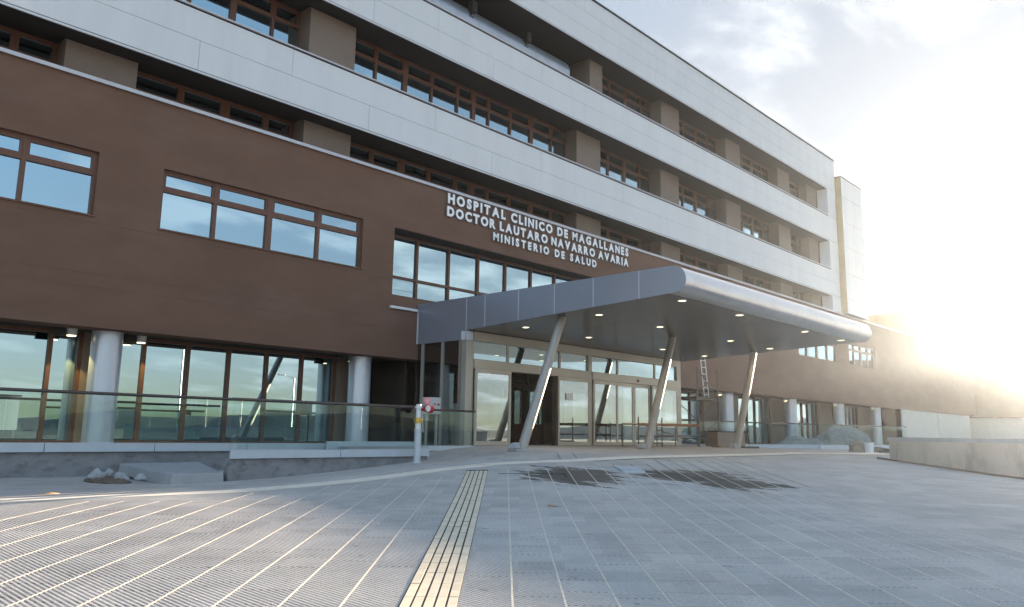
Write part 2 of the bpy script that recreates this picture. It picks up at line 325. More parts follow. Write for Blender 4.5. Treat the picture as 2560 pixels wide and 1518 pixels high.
def ribbon(mb, pa, pb, dz, n=12, mi=0, skirt=.012):
    """flat strip draped on the ground between two edge lines (lists of points), with thin edges"""
    def samp(p):
        p = [Vector((q[0], q[1], 0)) for q in p]; out = []
        for a, b in zip(p[:-1], p[1:]): out += [a.lerp(b, k/n) for k in range(n)]
        return out+[p[-1]]
    A, B = samp(pa), samp(pb); i = len(mb.v)
    for a, b in zip(A, B):
        za = gzf(a.x, a.y)+dz; zb = gzf(b.x, b.y)+dz
        mb.v += [(a.x, a.y, za-skirt), (a.x, a.y, za), (b.x, b.y, zb), (b.x, b.y, zb-skirt)]
    for k in range(len(A)-1):
        q = i+4*k
        for e in range(3): mb.f.append((q+e, q+e+1, q+e+5, q+e+4)); mb.m.append(mi)

# ------------------------------------------------------------------ ground
mb = MB(); sheet(np.r_[-40, -30, np.arange(-22, 60, 1.0), np.arange(60, 100, 4)], np.r_[-40, -30, np.arange(-24, 26, 1.0)], 0, mb)
tag(mb.build('plaza_ground', M['paving_plain'], fix=False, smooth=True), kind='structure')
# everything far away lies lower, to the horizon
mb = MB(); R = [95, 140, 220, 420]; n = 48; i0 = 0
mb.v.append((30, -8, -2.2))
for r in R:
    for k in range(n): mb.v.append((30+r*math.cos(2*math.pi*k/n), -8+r*math.sin(2*math.pi*k/n), -2.2))
for k in range(n): mb.f.append((0, 1+k, 1+(k+1) % n)); mb.m.append(0)
for j in range(len(R)-1):
    for k in range(n): a = 1+j*n; b = a+n; mb.f.append((a+k, b+k, b+(k+1) % n, a+(k+1) % n)); mb.m.append(0)
tag(mb.build('terrain', M['asphalt'], fix=False), kind='structure')
# ribbed paving: real ribs running away from the facade, 40 mm apart
mb = MB(); P = .040; xs = []; zs = []
for k in range(int(13.6/P)):
    for fx, h in ((0, 0), (.12, 0), (.48, .018), (.92, .018)): xs.append(.2+(k+fx)*P); zs.append(h)
xs = np.array(xs); zs = np.array(zs); ys = np.arange(.4, 13.7, .55)
X, Y = np.meshgrid(xs, ys); Z = gz(X, Y)+.004+zs[None, :]
mb.v = list(zip(X.ravel().tolist(), Y.ravel().tolist(), Z.ravel().tolist())); nx = len(xs)
for b in range(len(ys)-1):
    for a in range(nx-1): q = b*nx+a; mb.f.append((q, q+1, q+1+nx, q+nx)); mb.m.append(0)
tag(mb.build('ribbed_paving', M['paving'], fix=False), kind='structure')
# joint lines, about 45 degrees to the facade
def uv(u, v): return ((u+v)/2**.5, (u-v)/2**.5)
V0 = [-5.4, -4.95, -4.47, -4.03, -3.58, -3.144, -2.693, -2.25, -1.819, -1.384, -.973, -.581, -.179, .202, .577, .952, 1.333, 1.697, 2.038, 2.378, 2.748, 3.083, 3.42, 3.74, 4.06, 4.38, 4.7, 5.0, 5.3]
def vline(v0, u): return v0+(.021+.0068*v0)*(u-5.75)
def bandy(x): return float(np.interp(x, [-3, 3.3, 6.15, 8.9, 11.1, 12.4, 14.3, 17.7, 23.6, 34], [13.6, 12.95, 12.0, 12.2, 12.5, 12.35, 11.42, 10.75, 10.2, 9.5]))
mb = MB()
for i, v0 in enumerate(V0):
    u = 2.2; pts = []
    while u < 25:
        v = vline(v0, u); x, y = uv(u, v)
        if y > bandy(x)-.28: break
        pts.append((u, v)); u += 1.3
    if len(pts) < 2: continue
    if -.6 < v0 < -.1: continue
    w = .008
    ribbon(mb, [uv(a, b-w) for a, b in pts], [uv(a, b+w) for a, b in pts], .0225, n=2)
tag(mb.build('paving_joints', M['joint'], fix=False), kind='structure')
# fine open joints across each row of slabs
mb = MB(); rj = random.Random(12)
for i in range(len(V0)-1):
    if i == 11 or i in (16, 17): continue
    off = rj.uniform(0, .41)
    for k in range(40):
        u = 2.4+off+.41*k; a, b = vline(V0[i], u)+.012, vline(V0[i+1], u)-.012
        x, y = uv(u, a); x2, y2 = uv(u, b)
        if max(y, y2) > bandy(x)-.3 or u > 11.5 or rj.random() < .45: continue
        w = .0026
        ribbon(mb, [uv(u-w, a), uv(u-w, b)], [uv(u+w, a), uv(u+w, b)], .0216, n=1, skirt=.004)
tag(mb.build('slab_joints', surf('grey open joint', (.15, .15, .16), .9), fix=False), kind='structure')
# two plain strips without ribs
mb = MB()
for a, b in ((16, 17), (17, 18)):
    us = [2.2+1.5*k for k in range(13)]
    ribbon(mb, [uv(u, vline(V0[a], u)+.015) for u in us], [uv(u, vline(V0[b], u)-.015) for u in us], .0222, n=2)
tag(mb.build('plain_paving_strip', M['paving_plain'], fix=False), kind='structure')
# tactile guiding strip: five rows of cream bars with open joints
mb = MB(); us = [2.2+.41*k for k in range(36)]
ue = [2.2, 6, 10, 14, 16.35]
ribbon(mb, [uv(u, vline(V0[11], u)) for u in ue], [uv(u, vline(V0[12], u)) for u in ue], .0222, n=3, mi=1)
for k in range(35):
    a, b = us[k], us[k+1]
    if b > 16.4: break
    for j in range(5):
        def vv(u, f): return vline(V0[11], u)*(1-f)+vline(V0[12], u)*f
        f0, f1 = j/5+.028, (j+1)/5-.012
        g0 = .012 if (k*7+j*3) % 5 == 0 else .0025; g1 = random.uniform(-.0016, .0016)
        ribbon(mb, [uv(a+g0, vv(a, f0)), uv(b-.0015, vv(b, f0))], [uv(a+g0, vv(a, f1)), uv(b-.0015, vv(b, f1))], 0.0262+g1, n=1, mi=0, skirt=.006)
tag(mb.build('tactile_paving', [M['cream'], M['groove']], fix=False), kind='structure')
# cream band along the foot of the ramp
BP = [(-3, 13.6), (3.3, 12.95), (6.15, 12.0), (8.9, 12.2), (11.1, 12.5), (12.25, 12.35)]
BQ = [(12.3, 12.42), (14.3, 11.42), (17.7, 10.75), (23.6, 10.2), (34, 9.5)]
mb = MB()
for bp, w in ((BP, .29), (BQ, .24)): ribbon(mb, [(x, y-w) for x, y in bp], [(x, y+w) for x, y in bp], .0265, n=5)
tag(mb.build('paving_band', M['band'], fix=False), kind='structure')
# L-shaped open joint of a sunken cover beside the tactile strip
mb = MB()
for a, b, w in (((11.15, 10.83), (11.98, 9.85), .022), ((11.98, 9.85), (11.55, 9.42), .018)):
    d = Vector((b[0]-a[0], b[1]-a[1])).normalized(); nn = (-d.y*w, d.x*w)
    ribbon(mb, [(a[0]-nn[0], a[1]-nn[1]), (b[0]-nn[0], b[1]-nn[1])], [(a[0]+nn[0], a[1]+nn[1]), (b[0]+nn[0], b[1]+nn[1])], .0275, n=3)
tag(mb.build('cover_joint', M['groove'], fix=False), kind='structure')
# walkway slab in front of the glazing, and the lobby floor
mb = MB(); mb.box(-8, 12.3, 18.66, 21.58, -.62, -.43); mb.box(12.3, 16.58, 17.46, 21.58, -.64, -.43); mb.box(29.2, 66, 18.8, 21.58, -.7, -.43); mb.box(16.6, 29.17, 17.66, 26, -.60, -.41)
tag(mb.build('walkway', M['floor']), kind='structure')

# ------------------------------------------------------------------ hospital building
HB = empty('hospital_building', (20, 20, -.45), 'long hospital block with brown lower wall, pale horizontal bands and recessed window rows', 'hospital')
XL, XR, XW = -9.0, 54.2, 88.0
WIN = [(-8.2, -1.9, 5.03, 6.63), (.05, 6.36, 5.03, 6.63), (7.94, 14.25, 5.03, 6.63), (38.3, 44.6, 5.03, 6.6), (46.9, 53.2, 5.03, 6.6), (55.2, 60.4, 5.03, 6.6)]
REC = (15.5, 36.0, 3.98, 6.62)
def wall_holes(mb, x0, x1, z0, z1, holes, y, dep):
    xs = sorted({x0, x1, *[h[0] for h in holes], *[h[1] for h in holes]}); zs = sorted({z0, z1, *[h[2] for h in holes], *[h[3] for h in holes]})
    def hole(a, b): return any(h[0] <= a < h[1] and h[2] <= b < h[3] for h in holes)
    def solid(i, j):
        return 0 <= i < len(xs)-1 and 0 <= j < len(zs)-1 and not hole((xs[i]+xs[i+1])/2, (zs[j]+zs[j+1])/2)
    for i in range(len(xs)-1):
        for j in range(len(zs)-1):
            if not solid(i, j): continue
            a, b, c, d = xs[i], xs[i+1], zs[j], zs[j+1]
            mb.face([(a, y, c), (b, y, c), (b, y, d), (a, y, d)]); mb.face([(a, y+dep, d), (b, y+dep, d), (b, y+dep, c), (a, y+dep, c)])
            if not solid(i-1, j): mb.face([(a, y, c), (a, y, d), (a, y+dep, d), (a, y+dep, c)])
            if not solid(i+1, j): mb.face([(b, y, d), (b, y, c), (b, y+dep, c), (b, y+dep, d)])
            if not solid(i, j-1): mb.face([(b, y, c), (a, y, c), (a, y+dep, c), (b, y+dep, c)])
            if not solid(i, j+1): mb.face([(a, y, d), (b, y, d), (b, y+dep, d), (a, y+dep, d)])
mb = MB(); wall_holes(mb, XL, XW, 2.33, 8.40, WIN+[REC], 20.0, .70)
mb.build('brown_wall', M['stucco'], HB, fix=False)
mb = MB()
for z in (3.62, 3.30): mb.box(XL, 15.4, 19.994, 19.999, z, z+.012)
mb.box(XL, 17.7, 19.994, 19.999, 4.86, 4.868)
mb.build('render_joint', M['line'], HB)
mb = MB(); mb.box(XL, XW, 19.955, 20.12, 8.402, 8.47); mb.box(XL, XW, 19.93, 19.953, 8.375, 8.47); mb.build('parapet_cap', M['cap'], HB)
# ground floor soffit and slab behind the brown wall
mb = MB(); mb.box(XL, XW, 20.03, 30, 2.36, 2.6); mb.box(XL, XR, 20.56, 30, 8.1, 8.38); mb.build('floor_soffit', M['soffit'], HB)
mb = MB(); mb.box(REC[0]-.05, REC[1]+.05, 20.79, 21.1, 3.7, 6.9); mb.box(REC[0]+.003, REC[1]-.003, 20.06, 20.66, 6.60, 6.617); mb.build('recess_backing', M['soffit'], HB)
mb = MB(); mb.box(REC[0]+.005, 35.99, 20.003, 20.65, 3.985, 4.38); mb.build('recess_sill', M['stucco'], HB)
mb = MB(); mb.box(REC[0]-.08, 16.55, 19.93, 19.998, 3.92, 4.0); mb.build('sill_flashing', M['lip'], HB)

def window(x0, x1, z0, z1, y, muls, trans, fw=.085, dep=.09, sash=0., name='window', mat='frame', gm='glass', parent=None, blind=None):
    mb = MB(); o = .0
    mb.box(x0, x0+fw, y, y+dep, z0, z1); mb.box(x1-fw, x1, y, y+dep, z0, z1); mb.box(x0+fw, x1-fw, y, y+dep, z1-fw, z1); mb.box(x0+fw, x1-fw, y, y+dep, z0, z0+fw*.6)
    ms = sorted(muls)
    for x, w in ms: mb.box(x-w/2, x+w/2, y-.004, y+dep, z0+fw*.6, z1-fw)
    edges = [x0+fw]+[q for x, w in ms for q in (x-w/2, x+w/2)]+[x1-fw]
    for z, h in trans:
        for a, b in zip(edges[::2], edges[1::2]): mb.box(a, b, y+.002, y+dep-.002, z-h/2, z+h/2)
    if sash:
        zt = trans[-1][0]+trans[-1][1]/2
        for a, b in zip(edges[::2], edges[1::2]):
            mb.box(a, a+sash, y+.012, y+dep-.01, zt, z1-fw); mb.box(b-sash, b, y+.012, y+dep-.01, zt, z1-fw); mb.box(a+sash, b-sash, y+.012, y+dep-.01, z1-fw-sash, z1-fw); mb.box(a+sash, b-sash, y+.012, y+dep-.01, zt, zt+sash*.5)
    w = mb.build(name, M[mat], parent or HB)
    g = MB(); zc = [z0+.02]+[q for z, h in trans for q in (z, z)]+[z1-.02]; xc = [x0+.02]+[q for x, w_ in ms for q in (x, x)]+[x1-.02]; rp = random.Random(int(x0*97+z0*31))
    for a, b in zip(xc[::2], xc[1::2]):
        for c, d in zip(zc[::2], zc[1::2]):
            k = [y+dep*.7+rp.uniform(-.004, .004) for _ in range(3)]; k.append(k[0]+k[2]-k[1])
            g.face([(a, k[0], c), (b, k[1], c), (b, k[2], d), (a, k[3], d)])
    gp = g.build('pane', M[gm], w, fix=False)
    gp.matrix_parent_inverse = w.matrix_parent_inverse.inverted() if False else Matrix.Identity(4)
    gp.matrix_parent_inverse = (Matrix.Translation(Vector(w.parent.location))@w.matrix_parent_inverse).inverted()
    return w
for (a, b, c, d) in WIN:
    L = b-a; window(a, b, c, d, 20.10, [(a+L*.236, .10), (a+L*.494, .18), (a+L*.753, .10)], [(6.11, .13)], fw=.065, sash=.055)
    s = MB(); s.box(a-.03, b+.03, 19.965, 20.09, c-.035, c+.002); s.build('window_sill', M['stucco'], HB)
window(REC[0]+.004, REC[1]-.004, 4.385, 6.596, 20.66, [(17.05+1.48*k, .10) for k in range(13)], [(5.13, .09)], fw=.07, gm='glass_deep')

# pale bands of cladding
def fascia(x0, x1, z0, z1, rows, label=None):
    mb = MB(); y = 20.0; g = .012
    mb.box(x0, x1, y+.03, y+.06, z0+.052, z1-.01, 1); mb.box(x0, x1, y+.061, y+.72, z0+.03, z1-.01, 3)
    hz = (z1-z0-.10)/rows
    for r in range(rows):
        za, zb = z0+.085+r*hz, z0+.085+(r+1)*hz-g
        x = 8.58+(2.83 if r % 2 else 0)-5.68*4; xs = []
        while x < x1: xs.append(x); x += 5.68
        xs = [x0]+[q for q in xs if x0+.3 < q < x1-.3]+[x1]
        for a, b in zip(xs[:-1], xs[1:]): mb.box(a+g/2, b-g/2, y, y+.029, za, zb, 0)
    mb.box(x0, x1, y-.018, y+.029, z0, z0+.05, 2)
    mb.box(x0, x1, y+.012, y+.028, z0+.052, z0+.083, 1)
    return mb.build('pale_band', [M['panel'], M['panelback'], M['lip'], M['soffit']], HB)
FZ = [(9.52, 11.32, 2), (13.32, 15.09, 2), (17.05, 19.42, 3)]
for z0, z1, r in FZ: fascia(XL, XR, z0, z1, r)
for z0, z1, r in FZ[:2]:
    mb = MB(); mb.box(XL, 52.75, 19.95, 20.75, z1+.025, z1+.065, 0); mb.box(XL, 52.75, 20.005, 20.7, z1, z1+.024, 1); mb.build('coping', [M['cap'], M['dark']], HB)
mb = MB(); mb.box(XL, XR+.02, 19.94, 20.5, 19.425, 19.47); mb.build('roof_edge', surf('dark green roof trim', (.05, .075, .075), .5), HB)
# right-hand end frame and end wall
mb = MB()
for a, b in ((8.48, 9.515), (11.325, 13.315), (15.095, 17.045)): mb = MB(); mb.box(52.75, XR, 20.0, 20.72, a, b); mb.build('end_frame', M['panel'], HB)
mb = MB(); mb.box(XR-.3, XR-.02, 20.73, 34, 8.48, 19.4); mb.build('end_wall', M['pier'], HB)
mb = MB()
for z in (9.62, 13.42, 17.15): mb.box(XL, 52.74, 20.73, 24, z, z+.3)
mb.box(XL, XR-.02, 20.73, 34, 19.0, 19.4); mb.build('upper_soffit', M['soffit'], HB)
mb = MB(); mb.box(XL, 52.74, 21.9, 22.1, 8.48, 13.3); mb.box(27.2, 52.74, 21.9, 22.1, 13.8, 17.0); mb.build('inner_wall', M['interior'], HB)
mb = MB()
for z in (11.0, 14.8): mb.box(XL, 52.74, 20.76, 21.85, z, z+.28)
mb.build('sill_wall', M['dark'], HB)
# jamb returns at the right end of each row
mb = MB()
for a, b in ((8.48, 9.6), (11.4, 13.4), (15.17, 17.13)): mb = MB(); mb.box(51.2, 52.74, 20.8, 21.88, a, b); mb.build('jamb', M['pier'], HB)
PX = [-14.85+6.8*k for k in range(11)]
def piers(xs, z0, z1):
    for x in xs:
        mb = MB(); mb.box(x, x+1.75, 20.72, 21.88, z0, z1); mb.build('pier', M['pier'], HB, bevel=.01)
base = [5.55-6.8*2, 5.55-6.8, 5.55, 12.35, 25.95, 32.75, 39.55, 46.35]
piers(base[1:], 8.48, 9.62); piers(base[1:], 11.39, 13.42); piers([32.9, 39.7, 46.5], 15.16, 17.15)
mb = MB(); mb.box(26.9, 27.85, 20.72, 23.9, 15.16, 17.15); mb.build('pier', M['pier'], HB)
YW = 21.34
def row_windows(z0, z1, tr, segs):
    for a, b, mu in segs: window(a, b, z0, z1, YW, mu, [(tr, .10)], fw=.06, sash=.05)
bayseg = lambda a: (a, a+5.05, [(a+1.45, .09), (a+2.78, .19), (a+4.1, .09)])
segA = [bayseg(-6.3+.0), bayseg(.5), bayseg(7.3), (14.1, 25.95, [(15.42, .09), (16.74, .19), (18.02, .09), (19.33, .09), (20.2, .19), (21.05, .09), (22.33, .09), (23.64, .19), (24.95, .09)]), bayseg(27.7), bayseg(34.5), bayseg(41.3), (48.1, 51.2, [(49.5, .19), (50.5, .09)])]
row_windows(8.40, 9.62, 9.05, segA); row_windows(11.28, 13.42, 12.86, segA)
row_windows(15.08, 17.15, 16.62, [bayseg(27.85), bayseg(34.65), bayseg(41.45), (48.25, 51.2, [(49.6, .19), (50.6, .09)])])
# big silver duct on the open terrace
mb = MB(); mb.tube((XL, 21.5, 16.02), (25.6, 21.5, 16.02), .66, n=32); dct = mb.build('duct', M['duct'], HB, smooth=True)
def sub(mb_, name, mat, par, **k):
    o = mb_.build(name, mat, par, **k); o.matrix_parent_inverse = (Matrix.Translation(Vector(par.parent.location))@par.matrix_parent_inverse).inverted() if par.parent else Matrix.Translation(-Vector(par.location)); return o
for x in (13.0, 16.2, 19.4, 22.6):
    mb = MB(); mb.box(x, x+.26, 20.70, 20.95, 16.3, 16.72); mb.beam((x+.1, 20.85, 16.3), (x+.02, 20.95, 16.05), .10, .10); mb.tube((x-.02, 20.86, 16.1), (x+.2, 20.86, 16.1), .03, n=8); sub(mb, 'duct_bracket', M['black'], dct)
mb = MB(); mb.box(XL, 26.9, 23.9, 24.1, 15.1, 17.2); mb.build('terrace_wall', M['interior'], HB)
# ground floor glazing
GY = 21.6
def glazing(x0, x1, muls):
    return window(x0, x1, -.42, 2.36, GY, [(x, .10) for x in muls], [], fw=.09, dep=.10, gm='glass_deep', name='ground_floor_window')
glazing(-4.7, 6.95, [-3.4, -2.2, -1.0, .22, 1.43, 2.64, 3.85, 5.06, 6.22]); glazing(7.2, 14.6, [8.5, 9.71, 10.92, 12.13, 13.34])
glazing(30.6, 38.0, [31.8, 33.0, 34.2, 35.4, 36.7]); glazing(41.9, 46.0, [43.1, 44.1, 45.1]); glazing(49.8, 53.4, [50.8, 51.7, 52.6]); glazing(57.6, 60.7, [58.4, 59.2, 60.0]); glazing(64, 65.9, [65.])
mb = MB()
for a, b in ((6.95, 7.2), (14.6, 15.2), (38.0, 41.9), (46.0, 49.8), (53.4, 57.6), (60.7, 64)): mb = MB(); mb.box(a, b, 21.55, 22.0, -.42, 2.36); mb.build('glazing_pier', M['pier'], HB)
mb = MB(); mb.box(15.2, 16.6, 22.6, 22.7, -.42, 2.36); mb.box(29.2, 30.6, 22.6, 22.7, -.42, 2.36); mb.box(-9, -4.7, 21.6, 21.8, -.42, 2.36); mb.build('lobby_wall', M['dark'], HB)
for a, b in ((15.25, 15.85), (15.95, 16.5)): window(a, b, -.42, 2.2, 22.45, [], [(1.75, .3), (.32, .5)], fw=.12, dep=.08, name='side_door', gm='glass_deep')
for cx in (-.6, 7.25, 14.95, 39.1, 47.2, 54.9, 62.2):
    mb = MB(); mb.tube((cx, 20.8, -.43), (cx, 20.8, 2.36), .36, n=40); mb.tube((cx, 20.8, -.43), (cx, 20.8, -.36), .375, n=40); mb.build('column', M['roundcol'], HB, smooth=True)
# white clad ground floor further along
mb = MB(); x = 66.0
while x < 86: mb.box(x, x+.17, 20.1, 20.2, -.75, 2.34); mb.box(x+.17, x+.22, 20.13, 20.2, -.75, 2.34); x += .22
mb.box(75.5, 75.8, 20.05, 20.1, -.75, 2.34); mb.build('corrugated_cladding', M['white_clad'], HB)
mb = MB(); mb.box(66, XW, 20.6, 36, -1, 2.3); mb.box(54.3, XW, 20.6, 36, 2.61, 8.3); mb.build('rear_mass', M['stucco'], HB)
mb = MB(); mb.box(XL, XL+.3, 20.1, 34, -.5, 19.4); mb.box(XL, XR, 33.7, 34, -.5, 19.4); mb.build('rear_wall', M['stucco'], HB)

# far wing turning towards the plaza, whose top shades the paving
FW = empty('far_wing', (94, 20, -.9), 'distant low brown wing closing the right end of the plaza', 'building')
mb = MB(); mb.box(88.02, 100, 7, 36, 2.2, 8.38); mb.build('brown_wall', M['stucco'], FW)
mb = MB(); mb.box(88.6, 99.5, 7.5, 35, -1.4, 2.2); mb.build('ground_floor', M['white_clad'], FW)
mb = MB(); mb.box(87.97, 100.05, 6.95, 36.05, 8.381, 8.45); mb.build('parapet_cap', M['cap'], FW)
# stair tower at the end of the main block
TW = empty('stair_tower', (56.2, 22, 8.48), 'narrow pale stair tower with ochre side, just past the end of the hospital block', 'tower')
TX0, TX1, TY = 54.26, 58.2, 19.58
mb = MB(); mb.box(TX0+.03, TX1-.02, TY+.05, 27, 8.48, 18.2, 1)
ZS = [8.48, 9.5, 11.3, 13.2, 15.0, 16.8, 18.2]
for a, b in zip(ZS[:-1], ZS[1:]):
    mb.box(TX0+.02, (TX0+TX1)/2-.008, TY, TY+.045, a, b-.025); mb.box((TX0+TX1)/2+.008, TX1, TY, TY+.045, a, b-.025)
mb.build('cladding', [M['panel'], M['panelback']], TW)
mb = MB(); mb.box(TX0, TX0+.018, TY+.01, 27, 8.48, 18.2); mb.build('side_render', M['gold'], TW)
mb = MB(); mb.box(TX0-.02, TX1+.03, TY-.03, 27.05, 18.205, 18.26); mb.build('roof_trim', M['dark'], TW)
PH = empty('roof_penthouse', (75, 24, 8.5), 'ochre and white plant room standing on the low wing roof', 'plant room')
mb = MB(); mb.box(75.5, 96, 21.6, 33, 9.2, 11.4, 0); mb.build('wall', M['white_clad'], PH)
mb = MB(); mb.box(75.42, 75.5, 21.6, 33, 9.2, 11.38); mb.build('end_wall', M['gold'], PH)
mb = MB(); mb.box(75.3, 96.2, 21.4, 33.2, 8.46, 9.19); mb.build('plinth', M['pier'], PH)

# ------------------------------------------------------------------ wall lettering
def letters(text, x0, x1, zb, cap, name, label):
    dg = bpy.context.evaluated_depsgraph_get()
    E = empty(name, ((x0+x1)/2, 19.95, zb), label, 'sign', 'raised letter lines of the hospital sign')
    gl = []; adv = []
    size = cap/.70; cache = {}
    for ch in text:
        if ch == ' ': adv.append(None); continue
        if ch not in cache:
            cu = bpy.data.curves.new('glyph', 'FONT'); cu.body = ch; cu.size = size; cu.offset = {'M': .036, 'N': .046}.get(ch, .054)*size; cu.extrude = .035; cu.resolution_u = 4
            ob = bpy.data.objects.new('glyph', cu); COL.objects.link(ob); bpy.context.view_layer.update()
            me = bpy.data.meshes.new_from_object(ob.evaluated_get(bpy.context.evaluated_depsgraph_get())); bpy.data.objects.remove(ob)
            xs = [v.co.x for v in me.vertices]; cache[ch] = (me, min(xs), max(xs))
        adv.append(ch)
    wid = sum(cache[c][2]-cache[c][1] for c in text if c != ' '); ns = text.count(' '); ng = len(text)-1-2*ns
    gap = (x1-x0-wid)/(ng+ns*3.1); x = x0
    for i, c in enumerate(text):
        if c == ' ': x += gap*2.1; continue
        me, a, b = cache[c]
        m2 = me
        if not m2.materials: m2.materials.append(M['letter']); m2.materials.append(M['letter_side'])
        for p in m2.polygons: p.material_index = 0 if abs(p.normal.z) > .5 else 1
        o = bpy.data.objects.new('letter', m2); COL.objects.link(o)
        o.parent = E; o.matrix_parent_inverse = Matrix.Translation(-Vector(E.location))
        o.matrix_basis = Matrix.Translation((x-a, 19.945, zb+.022*size))@Matrix.Rotation(math.radians(90), 4, 'X')
        x += b-a+gap
letters('HOSPITAL CLINICO DE MAGALLANES', 17.72, 28.70, 7.955, .33, 'sign_lettering', 'topmost of three lines of raised white capitals on the brown wall')
letters('DOCTOR LAUTARO NAVARRO AVARIA', 17.70, 28.70, 7.485, .32, 'sign_lettering', 'middle of three lines of raised white capitals on the brown wall')
letters('MINISTERIO DE SALUD', 20.02, 26.32, 7.045, .285, 'sign_lettering', 'lowest and shortest line of raised white capitals, above the canopy')

# ------------------------------------------------------------------ entrance canopy
CA = empty('entrance_canopy', (23, 14.5, -.43), 'wedge shaped grey metal canopy with rounded edge on leaning posts over the entrance', 'canopy')
CX0, CX1 = 16.6, 29.45
PR = [(19.99, 4.18), (10.32, 4.18), (10.12, 4.165), (9.98, 4.11), (9.885, 4.02), (9.835, 3.90), (9.82, 3.80), (9.84, 3.69), (9.895, 3.60), (9.99, 3.53), (10.12, 3.495), (10.3, 3.486), (17.84, 3.13), (17.84, 2.84), (19.99, 2.84)]
MI = [0, 0]+[1]*9+[2, 0, 2, 0]
mb = MB(); mb.prism_x(PR, CX0, CX1, mis=MI, mcap=0); mb.build('roof_shell', [M['alu'], M['alu_roll'], M['underside']], CA, smooth=True)
for y in (17.63, 16.81, 15.42, 14.04, 12.67, 11.2):
    zb = 3.14+(17.63-y)*(.346/7.33)
    for x in (CX0-.004, CX1+.001): mb = MB(); mb.box(x, x+.003, y-.012, y+.012, (2.85 if y > 17.6 else zb+.01), 4.175); mb.build('panel_seam', M['seam'], CA)
mb = MB(); mb.box(CX0-.004, CX0+.3, 17.60, 17.839, 2.84, 3.12); mb.build('corner_cover', M['seam'], CA)
mb = MB(); mb.box(CX0-.012, CX0-.001, 19.95, 19.995, 2.85, 3.98); mb.build('wall_trim', M['seam'], CA)
for k in range(1, 9):
    x = CX0+.42+1.5*(k-1); mb = MB()
    pr = [(p[0]+(-.003 if p[0] < 10.2 else 0), p[1]+(.003 if p[1] > 4 else -.003 if p[1] < 3.6 else 0)) for p in PR[1:12]]
    for a, b in zip(pr[:-1], pr[1:]): mb.face([(x-.006, a[0], a[1]), (x+.006, a[0], a[1]), (x+.006, b[0], b[1]), (x-.006, b[0], b[1])])
    mb.build('nosing_seam', M['alu'], CA, fix=False)
# ceiling panel joints
for x in (19.2, 22.3, 26.9):
    mb = MB(); mb.face([(x-.006, 10.35, 3.482), (x+.006, 10.35, 3.482), (x+.006, 17.6, 3.139), (x-.006, 17.6, 3.139)]); mb.build('ceiling_joint', M['dark'], CA, fix=False)
def und(y): return 3.14+(17.63-y)*(.346/7.33)
for x in (17.63, 20.78, 25.33, 28.43):
    for y in (10.56, 13.25, 16.05):
        z = und(y); mb = MB(); mb.tube((x, y, z-.012), (x, y, z+.02), .125, n=20); dl = mb.build('downlight', M['white'], CA, smooth=True)
        mb = MB(); mb.tube((x, y, z-.016), (x, y, z-.013), .09, n=20); sub(mb, 'lens', M['lampglow'], dl)
        pd = bpy.data.lights.new('downlight_beam', 'SPOT'); pd.energy = 5; pd.color = (1, .84, .55); pd.spot_size = 2.5; pd.spot_blend = .6; pd.shadow_soft_size = .08
        po = bpy.data.objects.new('downlight_beam', pd); COL.objects.link(po); po.location = (x, y, z-.03); po.parent = CA; po.matrix_parent_inverse = Matrix.Translation(-Vector(CA.location))
for x in (15.48, 21.38, 27.36):
    g = gzf(x, 14.2); mb = MB(); mb.tube((x, 14.2, g-.05), (x+1.66, 14.2, und(14.2)-.004), .132, .122, n=24); mb.build('leaning_post', M['leanpost'], CA, smooth=True)
    mb = MB(); mb.box(x-.36, x+.24, 14.02, 14.38, g-.05, g+.02); mb.hexa([(x-.40, 14.05, g+.03), (x-.16, 14.05, g+.03), (x-.16, 14.35, g+.03), (x-.40, 14.35, g+.03), (x-.30, 14.1, g+.16), (x-.17, 14.1, g+.19), (x-.17, 14.3, g+.19), (x-.30, 14.3, g+.16)]); mb.build('post_base', M['concrete_pale'], CA, bevel=.02)

# ------------------------------------------------------------------ glazed entrance vestibule
VE = empty('entrance_vestibule', (23, 18.8, -.42), 'glazed entrance lobby with champagne aluminium frames and sliding doors below the canopy', 'entrance')
Y0 = 17.63; VX0, VX1 = 16.62, 29.17
mb = MB()
mb.box(VX0, VX0+.33, Y0-.02, Y0+.2, -.42, 2.835); mb.box(VX1-.3, VX1, Y0-.02, Y0+.2, -.42, 3.13); mb.box(22.81, 23.0, Y0-.02, Y0+.16, -.42, 2.86)
mb.box(VX0+.33, 22.81, Y0-.03, Y0+.2, 2.84, 3.128); mb.box(22.81, VX1-.3, Y0-.028, Y0+.2, 2.862, 3.128)
mb.box(VX0+.33, 22.81, Y0-.06, Y0+.2, 1.98, 2.27); mb.box(23.0, VX1-.3, Y0-.06, Y0+.2, 1.98, 2.27)
for x in (18.56, 21.21, 24.68, 27.26): mb.box(x-.04, x+.04, Y0+.02, Y0+.12, 2.27, 2.84)
mb.build('front_frame', M['vest'], VE, bevel=.006)
mb = MB(); mb.box(VX0+.33, 22.81, Y0+.06, Y0+.075, 2.27, 2.84); mb.box(23., VX1-.3, Y0+.06, Y0+.075, 2.27, 2.84); mb.build('clerestory_pane', M['glass_deep'], VE)
mb = MB()
for y in (19.72, 18.74): mb.box(VX0, VX0+.08, y-.05, y+.05, -.42, 2.835)
mb.build('side_frame', M['vest'], VE)
mb = MB(); mb.box(VX0, VX0+.14, 17.84, 17.96, -.42, 2.835); mb.build('corner_post', M['rust'] if False else M['pier'], VE)
mb = MB(); mb.box(VX0+.03, VX0+.045, 17.96, 19.98, -.42, 2.835); mb.build('side_pane', M['glass_side'], VE); mb = MB(); mb.box(VX1-.045, VX1-.03, 17.96, 19.98, -.42, 3.13); mb.build('side_pane', M['glass_side'], VE)
